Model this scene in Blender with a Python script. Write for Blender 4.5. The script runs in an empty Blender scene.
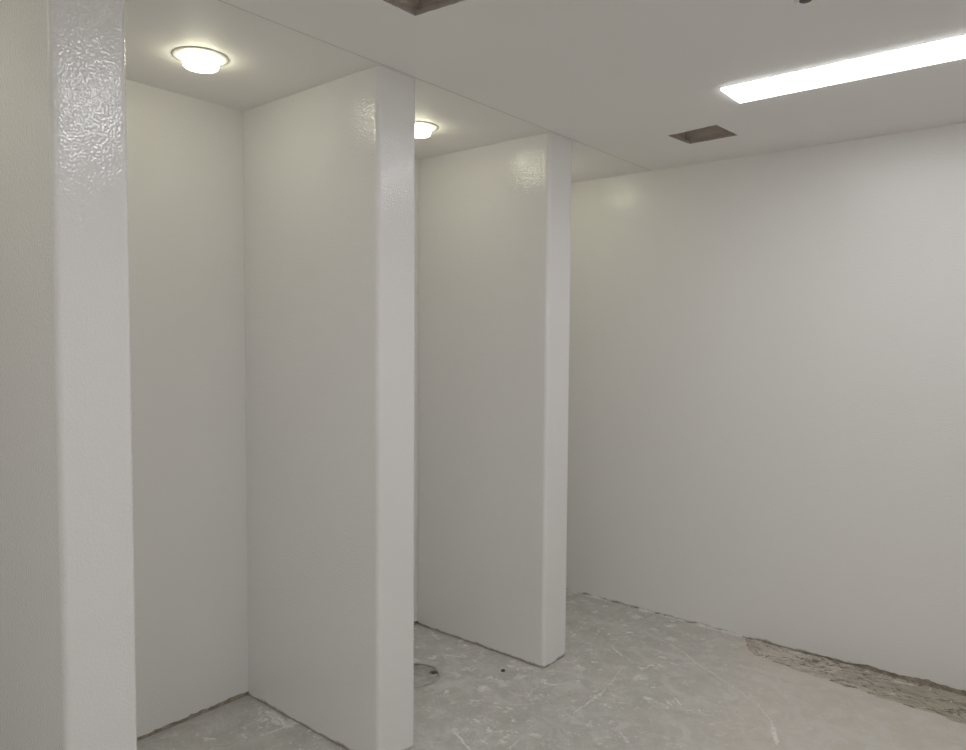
import bpy, bmesh, math, random
from mathutils import Matrix, Vector, noise
random.seed(7)
S = bpy.context.scene
C = S.collection
# ------------------------------------------------------------------ layout (metres)
H = 2.44                       # ceiling height
D = 0.813                      # stall depth
YF = 3.060                     # far wall
XR = 2.95                      # right wall
YN = -1.75                     # wall behind the camera
PART = [(-0.950, 0.178), (0.066, 0.177), (1.0805, 0.185), (2.099, 0.194)]   # partition y, thickness

# ------------------------------------------------------------------ helpers
def obj(name, bm, m, parent=None, smooth=False):
    me = bpy.data.meshes.new(name)
    bmesh.ops.recalc_face_normals(bm, faces=bm.faces) if not bm.faces.layers.int.get('keep') else None
    bm.to_mesh(me); bm.free()
    o = bpy.data.objects.new(name, me); C.objects.link(o)
    for mm in (m if isinstance(m, (list, tuple)) else [m]): me.materials.append(mm)
    if smooth:
        for p in me.polygons: p.use_smooth = True
    if parent: o.parent = parent
    return o

def tag(o, label, cat, group=None):
    o['label'] = label; o['category'] = cat
    if group: o['group'] = group
    return o

def thing(name, label, cat, loc, group=None):
    o = bpy.data.objects.new(name, None); C.objects.link(o)
    o.location = loc; o.empty_display_size = .05
    return tag(o, label, cat, group)

def struct(name, bm, m, smooth=False):
    o = obj(name, bm, m, None, smooth); o['kind'] = 'structure'; return o

def add_box(bm, a, b):
    v = [bm.verts.new((x, y, z)) for x in (a[0], b[0]) for y in (a[1], b[1]) for z in (a[2], b[2])]
    for f in ((0,1,3,2),(4,6,7,5),(0,4,5,1),(2,3,7,6),(0,2,6,4),(1,5,7,3)):
        bm.faces.new([v[i] for i in f])

def add_lathe(bm, prof, n=64, cx=0, cy=0, wob=0):
    rings = []
    for r, z in prof:
        if r < 1e-6: rings.append([bm.verts.new((cx, cy, z))]); continue
        rings.append([bm.verts.new((cx + r*(1+wob*math.sin(i*2.3))*math.cos(2*math.pi*i/n),
                                    cy + r*(1+wob*math.sin(i*2.3))*math.sin(2*math.pi*i/n), z)) for i in range(n)])
    for a, b in zip(rings, rings[1:]):
        for i in range(n):
            j = (i+1) % n
            if len(a) == 1 and len(b) == 1: continue
            if len(a) == 1: bm.faces.new((a[0], b[i], b[j]))
            elif len(b) == 1: bm.faces.new((a[i], b[0], a[j]))
            else: bm.faces.new((a[i], b[i], b[j], a[j]))

# ------------------------------------------------------------------ node helpers
class NT:
    def __init__(s, name):
        s.m = bpy.data.materials.new(name); s.m.use_nodes = True
        s.t = s.m.node_tree; s.t.nodes.clear()
        s.out = s.t.nodes.new('ShaderNodeOutputMaterial')
        s.b = s.t.nodes.new('ShaderNodeBsdfPrincipled')
        s.t.links.new(s.b.outputs[0], s.out.inputs[0])
        s.co = s.t.nodes.new('ShaderNodeTexCoord').outputs['Object']
    def put(s, sock, v):
        if isinstance(v, bpy.types.NodeSocket): s.t.links.new(v, sock)
        elif v is not None: sock.default_value = v
    def math(s, op, a, b=None, c=None, clamp=False):
        n = s.t.nodes.new('ShaderNodeMath'); n.operation = op; n.use_clamp = clamp
        for i, v in enumerate((a, b, c)):
            if v is not None: s.put(n.inputs[i], v)
        return n.outputs[0]
    def vmath(s, op, a, b=None, out=0):
        n = s.t.nodes.new('ShaderNodeVectorMath'); n.operation = op
        s.put(n.inputs[0], a)
        if b is not None: s.put(n.inputs[1], b)
        return n.outputs[out]
    def noise(s, scale, detail=3, rough=.5, dist=0, vec=None):
        n = s.t.nodes.new('ShaderNodeTexNoise')
        s.put(n.inputs['Vector'], vec or s.co)
        n.inputs['Scale'].default_value = scale; n.inputs['Detail'].default_value = detail
        n.inputs['Roughness'].default_value = rough; n.inputs['Distortion'].default_value = dist
        return n.outputs['Fac']
    def vor(s, scale, vec=None, feature='F1', out='Distance', rnd=1):
        n = s.t.nodes.new('ShaderNodeTexVoronoi'); n.feature = feature
        s.put(n.inputs['Vector'], vec or s.co)
        n.inputs['Scale'].default_value = scale; n.inputs['Randomness'].default_value = rnd
        return n.outputs[out]
    def mapped(s, scale=(1,1,1), rot=(0,0,0), loc=(0,0,0)):
        n = s.t.nodes.new('ShaderNodeMapping'); s.put(n.inputs[0], s.co)
        n.inputs['Scale'].default_value = scale; n.inputs['Rotation'].default_value = rot; n.inputs['Location'].default_value = loc
        return n.outputs[0]
    def ss(s, v, a, b, lo=0, hi=1):
        n = s.t.nodes.new('ShaderNodeMapRange'); n.interpolation_type = 'SMOOTHSTEP'
        s.put(n.inputs[0], v)
        for i, q in enumerate((a, b, lo, hi)): n.inputs[i+1].default_value = q
        return n.outputs[0]
    def mix(s, f, a, b):
        n = s.t.nodes.new('ShaderNodeMix'); n.data_type = 'RGBA'
        s.put(n.inputs[0], f)
        for sock, v in ((n.inputs[6], a), (n.inputs[7], b)):
            s.put(sock, v if isinstance(v, bpy.types.NodeSocket) else (*v, 1))
        return n.outputs[2]
    def bump(s, h, strength, dist, normal=None):
        n = s.t.nodes.new('ShaderNodeBump'); s.put(n.inputs['Height'], h)
        n.inputs['Strength'].default_value = strength; n.inputs['Distance'].default_value = dist
        if normal: s.put(n.inputs['Normal'], normal)
        return n.outputs[0]
    def fin(s, col=None, rough=None, normal=None, spec=None, metal=None):
        if col is not None: s.put(s.b.inputs['Base Color'], col if isinstance(col, bpy.types.NodeSocket) else (*col, 1))
        if rough is not None: s.put(s.b.inputs['Roughness'], rough)
        if normal is not None: s.put(s.b.inputs['Normal'], normal)
        if spec is not None: s.b.inputs['Specular IOR Level'].default_value = spec
        if metal is not None: s.b.inputs['Metallic'].default_value = metal
        return s.m

def wall_mat(name, c, rough=.08, peel=.00105):
    """glossy white coating rolled on: an orange-peel skin over a slightly wavy wall; scuffs and dirt at the very foot"""
    n = NT(name)
    z = n.t.nodes.new('ShaderNodeSeparateXYZ'); n.put(z.inputs[0], n.co)
    edge = n.math('ADD', z.outputs[2], n.math('MULTIPLY', n.noise(9, 4, .7), -.05))
    dirt = n.ss(edge, -.008, -.026)
    col = n.mix(dirt, c, (.36, .31, .26))
    h1 = n.bump(n.noise(150, 0, .5), 1, peel)
    return n.fin(col, rough, h1, .6)

M_WALL = wall_mat('glossy_wall_paint', (.86, .855, .84), .24, .0009)
M_PART = wall_mat('glossy_partition_paint', (.86, .855, .85))

n = NT('ceiling_paint')
M_CEIL = n.fin(n.mix(n.ss(n.noise(1.8, 2), .3, .7), (.87, .85, .835), (.88, .865, .85)), .55,
               n.bump(n.noise(160, 2), .25, .0006), .35)
n = NT('raw_board_edge')
M_RAW = n.fin(n.mix(n.noise(60, 4), (.42, .38, .35), (.60, .56, .52)), .9)
n = NT('seam_dark')
M_SEAM = n.fin((.34, .31, .28), .9)
n = NT('shaft_lining')
st = n.noise(26, 5, .6, vec=n.mapped((.6, .6, 5)))
M_SHAFT = n.fin(n.mix(n.ss(st, .3, .7), (.64, .58, .53), (.74, .68, .62)), .85, n.bump(st, .5, .004))
n = NT('foot_gap')
M_FOOT = n.fin(n.mix(n.ss(n.noise(30, 5, .7), .35, .65), (.30, .26, .21), (.50, .45, .37)), .95)
n = NT('dry_plaster')
M_PLASTER = n.fin(n.mix(n.noise(70, 4), (.66, .65, .61), (.84, .83, .80)), .8, n.bump(n.noise(120, 3), .5, .002))
n = NT('white_trim')
M_TRIM = n.fin((.80, .79, .75), .35)
n = NT('dark_metal_and_shadow')
M_DARK = n.fin(n.mix(n.noise(200, 3), (.05, .05, .05), (.13, .12, .115)), .5, metal=.3)  # metal fittings, and the drawn-in shadow line around the round lamps
n = NT('drain_metal')
M_DRAIN = n.fin(n.mix(n.ss(n.noise(30, 5), .35, .65), (.42, .415, .38), (.55, .54, .50)), .6, n.bump(n.noise(90, 3), .4, .001), .4, .2)

def emit(name, c, e):
    n = NT(name); n.fin((.9, .9, .9), .4)
    n.b.inputs['Emission Color'].default_value = (*c, 1); n.b.inputs['Emission Strength'].default_value = e
    return n.m
M_PANEL = emit('panel_diffuser', (.96, .968, 1), 9.0)
M_LAMP = emit('lamp_diffuser', (.985, .95, .69), 13)

# ---- floor: bare concrete with paint flecks, skim residue, scratches
def floor_mat():
    n = NT('bare_concrete')
    sep = n.t.nodes.new('ShaderNodeSeparateXYZ'); n.put(sep.inputs[0], n.co)
    X, Y = sep.outputs[0], sep.outputs[1]
    big = n.noise(1.7, 4, .6)
    mid = n.noise(9, 5, .65, .4)
    fine = n.noise(70, 4, .7)
    col = n.mix(n.ss(mid, .3, .7), (.49, .485, .445), (.605, .595, .555))
    col = n.mix(n.math('MULTIPLY', n.ss(fine, .4, .75), .35), col, (.71, .70, .67))
    # warm smooth screed towards the far right
    warm = n.ss(n.math('ADD', n.math('ADD', n.math('MULTIPLY', X, .9), n.math('MULTIPLY', Y, .25)),
                       n.math('MULTIPLY', big, .35)), 1.05, 1.75)
    col = n.mix(warm, col, n.mix(n.ss(mid, .3, .7), (.63, .58, .53), (.69, .645, .60)))
    # greyish skim clouds
    cl = n.math('MULTIPLY', n.ss(n.noise(5.5, 7, .78, 1.6), .48, .62), .65)
    col = n.mix(cl, col, (.70, .69, .67))
    inv = n.math('SUBTRACT', 1, n.math('MULTIPLY', warm, .8))
    # paint flecks of three sizes, warped out of round
    wv = n.t.nodes.new('ShaderNodeTexNoise'); n.put(wv.inputs['Vector'], n.co); wv.inputs['Scale'].default_value = 30
    wv.inputs['Detail'].default_value = 3
    warp = n.vmath('ADD', n.co, n.vmath('MULTIPLY', n.vmath('SUBTRACT', wv.outputs['Color'], (.5, .5, .5)), (.10, .10, 0)))
    for sc, thr, amt, gate in ((7, .26, .5, .45), (17, .30, .75, .45), (36, .30, .65, .47), (80, .28, .4, .48)):
        d = n.vor(sc, warp)
        f = n.ss(d, thr, thr*.55)
        g = n.ss(n.noise(3.1 + sc*.05, 3, .6, vec=n.mapped((1, 1, 1), loc=(sc, sc*.7, 0))), gate, gate+.09)
        f = n.math('MULTIPLY', n.math('MULTIPLY', n.math('MULTIPLY', f, g), amt), inv)
        col = n.mix(f, col, (.87, .86, .83))
    # trowel strokes: stretched flecks
    for ang, sc in ((.5, 7), (-.9, 9)):
        v = n.mapped((1, .09, 1), (0, 0, ang), (3, 1, 0))
        f = n.ss(n.noise(sc*6, 3, .5, vec=v), .68, .76)
        col = n.mix(n.math('MULTIPLY', n.math('MULTIPLY', f, .65), inv), col, (.85, .84, .81))
    # dark specks and pits
    p = n.ss(n.vor(34, warp), .09, .04)
    pg = n.ss(n.noise(5, 2, vec=n.mapped(loc=(9, 4, 0))), .55, .62)
    col = n.mix(n.math('MULTIPLY', n.math('MULTIPLY', p, pg), .7), col, (.12, .11, .10))
    # individual scratches (a, b, half width)
    segs = SCRATCH
    wsc = n.math('MULTIPLY', n.math('SUBTRACT', n.noise(14, 3), .5), .03)
    XX = n.math('ADD', X, wsc); YY = n.math('ADD', Y, wsc)
    tot = None
    for (x0, y0), (x1, y1), w, a in segs:
        dx, dy = x1-x0, y1-y0; L2 = dx*dx+dy*dy
        px = n.math('SUBTRACT', XX, x0); py = n.math('SUBTRACT', YY, y0)
        t = n.math('DIVIDE', n.math('ADD', n.math('MULTIPLY', px, dx), n.math('MULTIPLY', py, dy)), L2, clamp=True)
        ex = n.math('SUBTRACT', px, n.math('MULTIPLY', t, dx)); ey = n.math('SUBTRACT', py, n.math('MULTIPLY', t, dy))
        d = n.math('SQRT', n.math('ADD', n.math('MULTIPLY', ex, ex), n.math('MULTIPLY', ey, ey)))
        f = n.math('MULTIPLY', n.ss(d, w, w*.3), a)
        tot = f if tot is None else n.math('MAXIMUM', tot, f)
    brk = n.ss(n.noise(55, 4, .75), .34, .52)
    col = n.mix(n.math('MULTIPLY', tot, brk), col, (.90, .89, .87))
    h = n.math('ADD', n.math('MULTIPLY', mid, .6), n.math('MULTIPLY', fine, .4))
    return n.fin(col, n.ss(mid, .2, .8, .55, .8), n.bump(h, .45, .004), .4)
SCRATCH = [   # scratches and paint streaks on the slab: start, end, half width, strength
    ((0.159, 2.794), (0.337, 2.734), 0.004, 0.7),
    ((0.337, 2.734), (0.535, 2.611), 0.004, 0.7),
    ((0.535, 2.611), (0.717, 2.507), 0.004, 0.6),
    ((0.717, 2.507), (0.855, 2.426), 0.004, 0.5),
    ((0.855, 2.426), (0.952, 2.319), 0.005, 0.5),
    ((0.952, 2.319), (1.030, 2.149), 0.006, 0.6),
    ((0.327, 1.869), (0.320, 2.107), 0.004, 0.8),
    ((0.320, 2.107), (0.272, 2.344), 0.003, 0.5),
    ((0.121, 2.518), (0.209, 2.459), 0.006, 0.8),
    ((0.126, 2.715), (0.202, 2.764), 0.004, 0.7),
    ((0.054, 1.428), (0.179, 1.382), 0.006, 0.9),
    ((0.583, 2.239), (0.631, 2.202), 0.005, 0.8),
    ((-0.690, 2.065), (-0.583, 2.025), 0.005, 0.7),
    ((0.982, 2.265), (1.023, 2.170), 0.012, 0.9),
    ((0.084, 1.991), (0.132, 2.007), 0.006, 0.9),
    ((0.010, 1.819), (0.155, 1.852), 0.005, 0.4),
    ((-0.618, 1.064), (-0.500, 1.043), 0.02, 0.7),
    ((-0.499, 0.939), (-0.467, 1.091), 0.008, 0.6),
    ((-0.445, 1.913), (-0.369, 1.950), 0.01, 0.6),
]
M_FLOOR = floor_mat()

n = NT('broken_mortar')
sx_ = n.t.nodes.new('ShaderNodeSeparateXYZ'); n.put(sx_.inputs[0], n.co)
v1 = n.mapped((.30, 1.5, 1), (0, 0, .10))
nz = n.noise(15, 4, .55, 1.2, vec=v1)
line = n.math('MULTIPLY', n.ss(nz, .46, .49), n.ss(nz, .53, .50))
nz2 = n.noise(34, 3, .55, .8, vec=n.mapped((.6, 1.2, 1), (0, 0, -.3), (4, 2, 0)))
line = n.math('MAXIMUM', line, n.math('MULTIPLY', n.math('MULTIPLY', n.ss(nz2, .48, .5), n.ss(nz2, .52, .5)), .6))
base = n.mix(n.ss(n.noise(9, 6, .7), .35, .65), (.50, .45, .40), (.68, .63, .57))
olive = n.ss(n.math('ADD', sx_.outputs[0], n.math('MULTIPLY', n.noise(7, 4, .6), .9)), 1.45, 1.75)
base = n.mix(n.math('MULTIPLY', olive, .75), base, (.46, .43, .35))
base = n.mix(n.math('MULTIPLY', line, .85), base, (.19, .16, .13))
base = n.mix(n.math('MULTIPLY', n.ss(n.vor(28), .16, .08), n.ss(n.noise(6, 2), .52, .6)), base, (.78, .76, .72))
M_MORTAR = n.fin(base, .9, n.bump(n.noise(50, 5, .7), .8, .006), .2)

# ------------------------------------------------------------------ room shell
def rag(s, seed, base, amp):
    return max(.0015, base + amp*(noise.noise(Vector((s*9, seed, 0))) + .6*noise.noise(Vector((s*41, seed, 3)))))

def ragged_wall(name, a, b, inward, seed, gap, m, th=.10, step=.012):
    """slab wall from a to b whose coating stops a little above the floor, with a dark recessed foot"""
    bm = bmesh.new()
    a = Vector((*a, 0)); b = Vector((*b, 0)); nrm = Vector((*inward, 0)); L = (b-a).length
    N = max(2, int(L/step)); prev = None
    for i in range(N+1):
        s = L*i/N; p = a.lerp(b, i/N); g = gap(s)
        g = rag(s, seed, g[0], g[1])
        col = [p+Vector((0, 0, H+.012)), p+Vector((0, 0, .06)), p+Vector((0, 0, g)), p-nrm*.005+Vector((0, 0, g)), p-nrm*.005,
               p-nrm*th, p-nrm*th+Vector((0, 0, H+.012))]
        col = [bm.verts.new(c) for c in col]
        if prev:
            for k in range(7):
                f = bm.faces.new((prev[k], prev[(k+1) % 7], col[(k+1) % 7], col[k]))
                f.material_index = 1 if k in (2, 3) else 0
        else: bm.faces.new(col)
        prev = col
    bm.faces.new(prev[::-1])
    return struct(name, bm, [m, M_FOOT])

ragged_wall('wall_far', (-D-.1, YF), (XR+.1, YF), (0, -1), 1.3,
            lambda s: (.007 + .020*min(1, max(0, (s-1.75)/.5)), .006 + .008*min(1, max(0, (s-1.75)/.5))), M_WALL)
ragged_wall('wall_left', (-D, YN), (-D, YF), (1, 0), 5.1, lambda s: (.019, .014), M_WALL)
ragged_wall('wall_right', (XR, YN), (XR, YF), (-1, 0), 7.7, lambda s: (.005, .003), M_WALL)
ragged_wall('wall_near', (-D-.1, YN), (XR+.1, YN), (0, 1), 9.2, lambda s: (.005, .003), M_WALL)
bm = bmesh.new(); add_box(bm, (-D-.1, YN-.1, -.12), (XR+.1, YF+.1, 0)); struct('floor', bm, M_FLOOR)

# ---- ceiling: one board surface with its real cut-outs and joints
def jitter_loop(x0, y0, x1, y1, j, step, seed, cs=None):
    P = []
    cs = cs or [(x0, y0), (x1, y0), (x1, y1), (x0, y1)]
    for k in range(4):
        ax, ay = cs[k]; bx, by = cs[(k+1) % 4]; L = math.hypot(bx-ax, by-ay); N = max(1, int(L/step)) if j else 1
        nx, ny = -(by-ay)/L, (bx-ax)/L
        for i in range(N):
            t = i/N; o = 0
            if i and j:
                o = j*noise.noise(Vector((t*L*40+seed, k*7.3, seed)))
                if noise.noise(Vector((t*L*22, seed, k*3.1))) > .42: o -= j*2.2
            P.append((ax+(bx-ax)*t+nx*o, ay+(by-ay)*t+ny*o))
    return P
SEAMX = .0128
OPEN1 = (.362, .655, .600, .914); QUAD1 = [(.362, .655), (.600, .660), (.600, .914), (.363, .893)]
OPEN2 = (.384, 2.447, .636, 2.669); QUAD2 = [(.384, 2.474), (.620, 2.449), (.634, 2.660), (.404, 2.669)]
PANELS = [(.806, 2.012, 2.026, 2.210), (.806, .512, 2.026, .710), (.806, -.988, 2.026, -.790)]
holes = [(jitter_loop(*OPEN1, .0025, .006, 2.0, QUAD1), .014, M_RAW), (jitter_loop(*OPEN2, .0018, .006, 5.0, QUAD2), .014, M_RAW)]
for p in PANELS: holes.append((jitter_loop(*p, 0, 1, 0), .02, M_RAW))
holes.append((jitter_loop(SEAMX-.0011, YN+.01, SEAMX+.0011, YF-.0015, 0, 1, 0), .004, M_SEAM))
holes.append(([(.752, 1.9715), (.800, 1.974), (.800, 1.9755), (.752, 1.9728)], .003, M_SEAM))
bm = bmesh.new()
def loop_edges(P, z=H):
    vs = [bm.verts.new((x, y, z)) for x, y in P]
    return vs, [bm.edges.new((vs[i], vs[(i+1) % len(vs)])) for i in range(len(vs))]
E_ = []
ov, e = loop_edges([(-D-.05, YN-.05), (XR+.05, YN-.05), (XR+.05, YF+.05), (-D-.05, YF+.05)]); E_ += e
hv = []
for P, d, m in holes:
    v, e = loop_edges(P); E_ += e; hv.append(v)
bmesh.ops.triangle_fill(bm, use_beauty=True, use_dissolve=False, edges=E_)
for f in bm.faces:
    if f.normal.z > 0: f.normal_flip()
for (P, d, m), v in zip(holes, hv):
    t = [bm.verts.new((q.co.x, q.co.y, H+d)) for q in v]
    for i in range(len(v)):
        j = (i+1) % len(v); f = bm.faces.new((v[i], v[j], t[j], t[i])); f.material_index = 1 if m is M_RAW else 2
    if m is M_SEAM:
        f = bm.faces.new(t); f.material_index = 2
struct('ceiling', bm, [M_CEIL, M_RAW, M_SEAM])

# ------------------------------------------------------------------ partitions between the stalls
def partition(y0, th, seed, label):
    r = .016
    P = [(-D+.001, y0)]
    s = .010
    x = -D+.001+s
    while x < -r-.002: P.append((x, y0)); x += s
    for i in range(9):
        a = -math.pi/2 + i/8*math.pi/2; P.append((-r+r*math.cos(a), y0+r+r*math.sin(a)))
    y = y0+r+s
    while y < y0+th-r-.002: P.append((0, y)); y += s
    for i in range(9):
        a = i/8*math.pi/2; P.append((-r+r*math.cos(a), y0+th-r+r*math.sin(a)))
    x = -r-s
    while x > -D+.001: P.append((x, y0+th)); x -= s
    P.append((-D+.001, y0+th))
    bm = bmesh.new(); n_ = len(P); cy = y0+th/2
    lv = []
    def ins(p, d): return (min(p[0], -d), max(y0+d, min(y0+th-d, p[1])))
    lv.append([bm.verts.new((x, y, H-.0005)) for x, y in P])
    lv.append([bm.verts.new((x, y, .05)) for x, y in P])
    g = [rag(x+y, seed, .0055, .005) for x, y in P]
    lv.append([bm.verts.new((x, y, g[i])) for i, (x, y) in enumerate(P)])
    lv.append([bm.verts.new((*ins(p, .006), g[i]+.001)) for i, p in enumerate(P)])
    lv.append([bm.verts.new((*ins(p, .006), .0)) for i, p in enumerate(P)])
    for k in range(4):
        for i in range(n_):
            j = (i+1) % n_
            f = bm.faces.new((lv[k][i], lv[k][j], lv[k+1][j], lv[k+1][i])); f.material_index = 1 if k >= 2 else 0
            f.smooth = (k < 2)
    bm.faces.new(lv[0]); f = bm.faces.new(lv[4][::-1]); f.material_index = 1
    for k in (0, 2, 3, 4):
        for i in range(n_):
            e = bm.edges.get((lv[k][i], lv[k][(i+1) % n_]))
            if e: e.smooth = False
    for k in range(4):
        for i in (0, n_-1):
            bm.edges.get((lv[k][i], lv[k+1][i])).smooth = False
    o = obj('stall_partition', bm, [M_PART, M_FOOT])
    return tag(o, label, 'partition', 'white floor to ceiling partitions between the stalls')
PL = ['glossy white stall partition behind the camera, outside the photo on the left',
      'glossy white partition nearest the camera at the left edge, its broad end face left of the first stall',
      'middle white partition, right of the stall with the fully visible round ceiling lamp',
      'farthest and narrowest looking white partition, standing free in front of the far wall']
for i, (y, t) in enumerate(PART): partition(y, t, 11.3+i*3.7, PL[i])

# ------------------------------------------------------------------ ceiling fixtures
def downlight(x, y, label):
    t = thing('round_ceiling_light', label, 'ceiling light', (x, y, H), 'round stall lights')
    bm = bmesh.new()      # thin white trim, a shade below the board
    add_lathe(bm, [(.0545, -.0050), (.058, -.0062), (.074, -.0052), (.0868, -.0030), (.0880, -.0022), (.0880, -.0014), (.0870, -.0008), (.0545, -.0008)], 80)
    obj('trim_ring', bm, M_TRIM, t, True)
    bm = bmesh.new(); add_lathe(bm, [(.0866, -.0010), (.0866, -.0002)], 80); obj('shadow_gap', bm, M_DARK, t, True)  # dark band drawn in for the shadow between trim and ceiling
    bm = bmesh.new()      # frosted drop glass
    add_lathe(bm, [(.0555, -.004), (.0555, -.028), (.0548, -.032), (.0515, -.0348), (.044, -.036), (.02, -.0365), (0, -.0365)], 64)
    obj('glass_drop', bm, M_LAMP, t, True)
    return t
downlight(-.405, .668, 'round yellowish ceiling lamp in full view above the first stall')
downlight(-.405, 1.680, 'round yellowish ceiling lamp half hidden behind the middle partition')
downlight(-.405, 2.600, 'round ceiling lamp of the last stall, hidden behind the farthest partition')
downlight(-.405, -.360, 'round ceiling lamp left of the nearest partition, outside the photo')
downlight(-.405, -1.350, 'round ceiling lamp in the stall behind the camera')

def panel_light(p, label):
    x0, y0, x1, y1 = p; cx, cy = (x0+x1)/2, (y0+y1)/2; hx, hy = (x1-x0)/2, (y1-y0)/2
    t = thing('linear_ceiling_light', label, 'ceiling light', (cx, cy, H), 'long ceiling lights')
    bm = bmesh.new()      # slim frame, mitred, proud of the board by 3 mm
    prof = [(.0015, .014), (.0015, .0005), (-.002, .0002), (-.002, -.0012), (.004, -.0014), (.005, .014)]
    R = [[bm.verts.new((sx*(hx-i), sy*(hy-i), z)) for sx, sy in ((-1,-1),(1,-1),(1,1),(-1,1))] for i, z in prof]
    for k in range(len(R)):
        a, b = R[k], R[(k+1) % len(R)]
        for i in range(4): bm.faces.new((a[i], a[(i+1)%4], b[(i+1)%4], b[i]))
    obj('frame', bm, M_TRIM, t)
    bm = bmesh.new()      # slightly bowed opal lens
    N = 10; rows = []
    for i in range(N+1):
        v = -1+2*i/N; z = -.007
        rows.append([bm.verts.new((s*(hx-.0055), v*(hy-.0055), z)) for s in (-1, 1)])
    up = [[bm.verts.new((s*(hx-.0055), v*(hy-.0055), .013)) for v in (-1, 1)] for s in (-1, 1)]
    for a, b in zip(rows, rows[1:]): bm.faces.new((a[0], a[1], b[1], b[0]))
    bm.faces.new((rows[0][0], rows[0][1], up[1][0], up[0][0])); bm.faces.new((rows[-1][0], rows[-1][1], up[1][1], up[0][1]))
    bm.faces.new([r[0] for r in rows]+[up[0][1], up[0][0]]); bm.faces.new([r[1] for r in rows]+[up[1][1], up[1][0]])
    bm.faces.new((up[0][0], up[1][0], up[1][1], up[0][1]))
    obj('diffuser', bm, M_PANEL, t)
panel_light(PANELS[0], 'long bright white strip light in the ceiling at the upper right, by the far wall')
panel_light(PANELS[1], 'long white strip light overhead, outside the photo, mirrored on the nearest partition')
panel_light(PANELS[2], 'unseen long white strip light added behind the camera')  # unseen fixture added to balance the lighting, spaced like the other two

def opening(b, seed, label):
    """unlined shaft above a cut-out: four rough sides and a top"""
    x0, y0, x1, y1 = b; e = .006
    bm = bmesh.new(); z0, z1 = H+.0145, H+.30
    add_box(bm, (x0-e-.012, y0-e-.012, z0), (x0-e, y1+e+.012, z1)); add_box(bm, (x1+e, y0-e-.012, z0), (x1+e+.012, y1+e+.012, z1))
    add_box(bm, (x0-e, y0-e-.012, z0), (x1+e, y0-e, z1)); add_box(bm, (x0-e, y1+e, z0), (x1+e, y1+e+.012, z1))
    add_box(bm, (x0-e, y0-e, z1-.012), (x1+e, y1+e, z1))
    return tag(obj('ceiling_opening', bm, M_SHAFT), label, 'ceiling opening', 'square holes cut in the ceiling')
opening(OPEN1, 1, 'dark rough hole in the ceiling at the top edge of the photo, above the middle partition')
opening(OPEN2, 2, 'small dark rectangular hole in the ceiling between the strip light and the far wall')

t = thing('ceiling_rosette', 'tiny dark round fitting on the ceiling at the top edge, above the strip light', 'fitting', (1.258, 1.475, H))
bm = bmesh.new(); add_lathe(bm, [(0, -.0002), (.030, -.0002), (.029, -.0035), (.017, -.0050)], 32); obj('plate', bm, M_TRIM, t, True)
bm = bmesh.new(); add_lathe(bm, [(.0160, -.0045), (.0160, -.0055), (.014, -.0065), (0, -.0065)], 32); obj('plug', bm, M_DARK, t, True)

# ------------------------------------------------------------------ things on the floor
t = thing('floor_drain', 'round grey cover set in the concrete behind the foot of the middle partition', 'drain', (-.405, 1.668, 0))
bm = bmesh.new(); add_lathe(bm, [(.105, .0000), (.115, .0000), (.116, .0050), (.108, .0058), (.105, .0040)], 56, wob=.004); obj('rim', bm, M_DRAIN, t, True)
bm = bmesh.new(); add_lathe(bm, [(0, .0042), (.100, .0042), (.101, .0002)], 56); obj('cover', bm, M_DRAIN, t, True)
bm = bmesh.new(); add_lathe(bm, [(.103, .0006), (.106, .0006), (.106, .0003), (.103, .0003)], 56)
obj('joint', bm, M_FOOT, t)
bm = bmesh.new(); add_lathe(bm, [(0, .006), (.007, .006), (.010, .005), (.010, .003)], 20, .050, .070)
add_lathe(bm, [(.013, .0050), (.018, .0050), (.018, .003), (.013, .003)], 20, .050, .070); obj('bolt', bm, M_DARK, t, True)

bm = bmesh.new(); add_lathe(bm, [(0, .006), (.008, .006), (.010, .003), (.010, 0)], 14, -.129, 1.962)
tag(obj('anchor_stub', bm, M_DARK, None, True), 'tiny dark stub in the concrete left of the farthest partition foot', 'anchor')

# broken mortar strip along the far wall
FE = [(.585, 3.055), (.625, 2.965), (.68, 2.905), (.76, 2.872), (1.13, 2.828), (1.56, 2.795), (2.95, 2.76)]
def front(x):
    for (a, b), (c, d) in zip(FE, FE[1:]):
        if x <= c: return b+(d-b)*max(0, (x-a))/(c-a)
    return FE[-1][1]
bm = bmesh.new(); xs = [.585+i*.006 for i in range(int((2.949-.585)/.006))]; M = 44; prev = None
for x in xs:
    col = []; f = front(x) + .020*noise.noise(Vector((x*14, 3, 1)))
    for k in range(M+1):
        t_ = k/M; y = f-.01 + (YF-.001-f+.01)*t_
        e = min(1, (t_*(YF-f)+.0)/.02)
        z = -.004 + e*.0085 + .0085*noise.noise(Vector((x*16, y*48, 2))) + .005*noise.noise(Vector((x*50, y*90, 6)))
        if t_ > .80: z += .006*noise.noise(Vector((x*8, 1, 9))) - .002
        if k == 0: z = -.004
        col.append(bm.verts.new((x, y, z)))
    if prev:
        for k in range(M): bm.faces.new((prev[k], col[k], col[k+1], prev[k+1]))
    prev = col
tag(obj('mortar_strip', bm, M_MORTAR, None, True), 'brown strip of broken mortar on the floor along the far wall, lower right', 'mortar')

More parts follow.
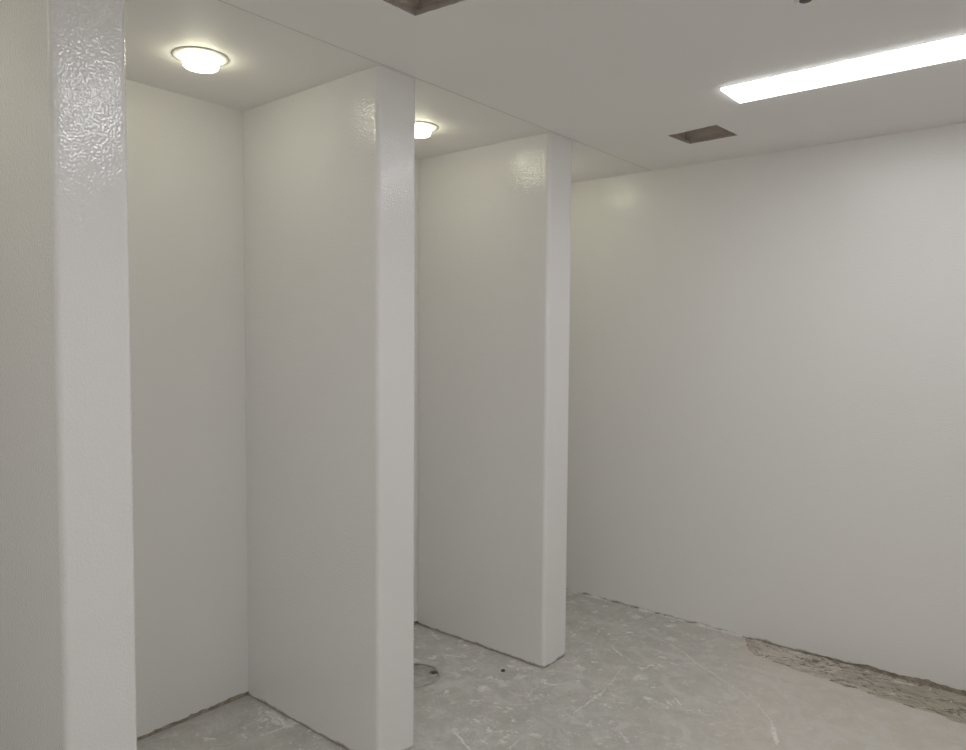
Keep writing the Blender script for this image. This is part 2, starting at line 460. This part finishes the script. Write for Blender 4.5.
# ragged bead of white plaster under the far wall
def bead(pts, seed, size, label, side):
    bm = bmesh.new(); prev = None; L = (Vector(pts[1])-Vector(pts[0])).length; N = int(L/.005)
    for i in range(N+1):
        p = Vector(pts[0]).lerp(Vector(pts[1]), i/N); s = L*i/N
        k = size*(.75+1.0*noise.noise(Vector((s*16, seed, 0)))+.5*noise.noise(Vector((s*60, seed, 5))))
        k = max(k, .0006); d = Vector((*side, 0))
        P = [p+Vector((0, 0, .0)), p+Vector((0, 0, k*.9)), p+d*k*.7+Vector((0, 0, k*.8)), p+d*k*1.3+Vector((0, 0, k*.3)), p+d*k*1.6]
        col = [bm.verts.new(q) for q in P]
        if prev:
            for a in range(5): bm.faces.new((prev[a], prev[(a+1) % 5], col[(a+1) % 5], col[a]))
        else: bm.faces.new(col)
        prev = col
    bm.faces.new(prev[::-1])
    return tag(obj('plaster_bead', bm, M_PLASTER, None, True), label, 'plaster bead')
bead(((-.81, YF+.002, 0), (.57, YF+.002, 0)), 4.4, .0105, 'ragged white plaster bead along the foot of the far wall, right of the farthest partition', (0, -1))
for sx, sy, n_, sd in ((-.56, 1.062, 26, 3),):
    bm = bmesh.new(); rnd = random.Random(sd)
    for i in range(n_):
        cx = sx+rnd.gauss(0, .045); cy = min(1.076, sy-abs(rnd.gauss(0, .03))); r = rnd.uniform(.004, .014)
        add_lathe(bm, [(0, .004+r*.15), (r*.7, .003+r*.1), (r, .0005), (r, 0)], 9, cx, cy, .12)
    o = obj('plaster_crumbs', bm, M_PLASTER, None, True)
    tag(o, 'spilled white plaster crumbs at the foot of the middle partition in the first stall', 'plaster'); o['kind'] = 'stuff'

# ------------------------------------------------------------------ camera, world, view
fw = Vector((-0.63679604, 0.76938172, -0.05042401)); rt = Vector((0.7701098, 0.63787069, 0.00720237)); up = Vector((-0.03770537, 0.03424558, 0.99870193))
cam = bpy.data.objects.new('camera', bpy.data.cameras.new('camera')); C.objects.link(cam)
m = Matrix((rt, up, -fw)).transposed().to_4x4(); m.translation = Vector((1.87558, -.61957, 1.52246)); cam.matrix_world = m
cam.data.sensor_width = 36; cam.data.lens = 728.667*36/966; cam.data.clip_start = .02
S.camera = cam
w = bpy.data.worlds.new('world'); S.world = w; w.use_nodes = True
w.node_tree.nodes['Background'].inputs[0].default_value = (.5, .5, .5, 1); w.node_tree.nodes['Background'].inputs[1].default_value = 0.0
vs = S.view_settings
vs.view_transform = 'Standard'; vs.look = 'None'; vs.gamma = 1; vs.use_curve_mapping = False
vs.exposure = .1
S.cycles.max_bounces = 16; S.cycles.diffuse_bounces = 12; S.cycles.sample_clamp_indirect = 0
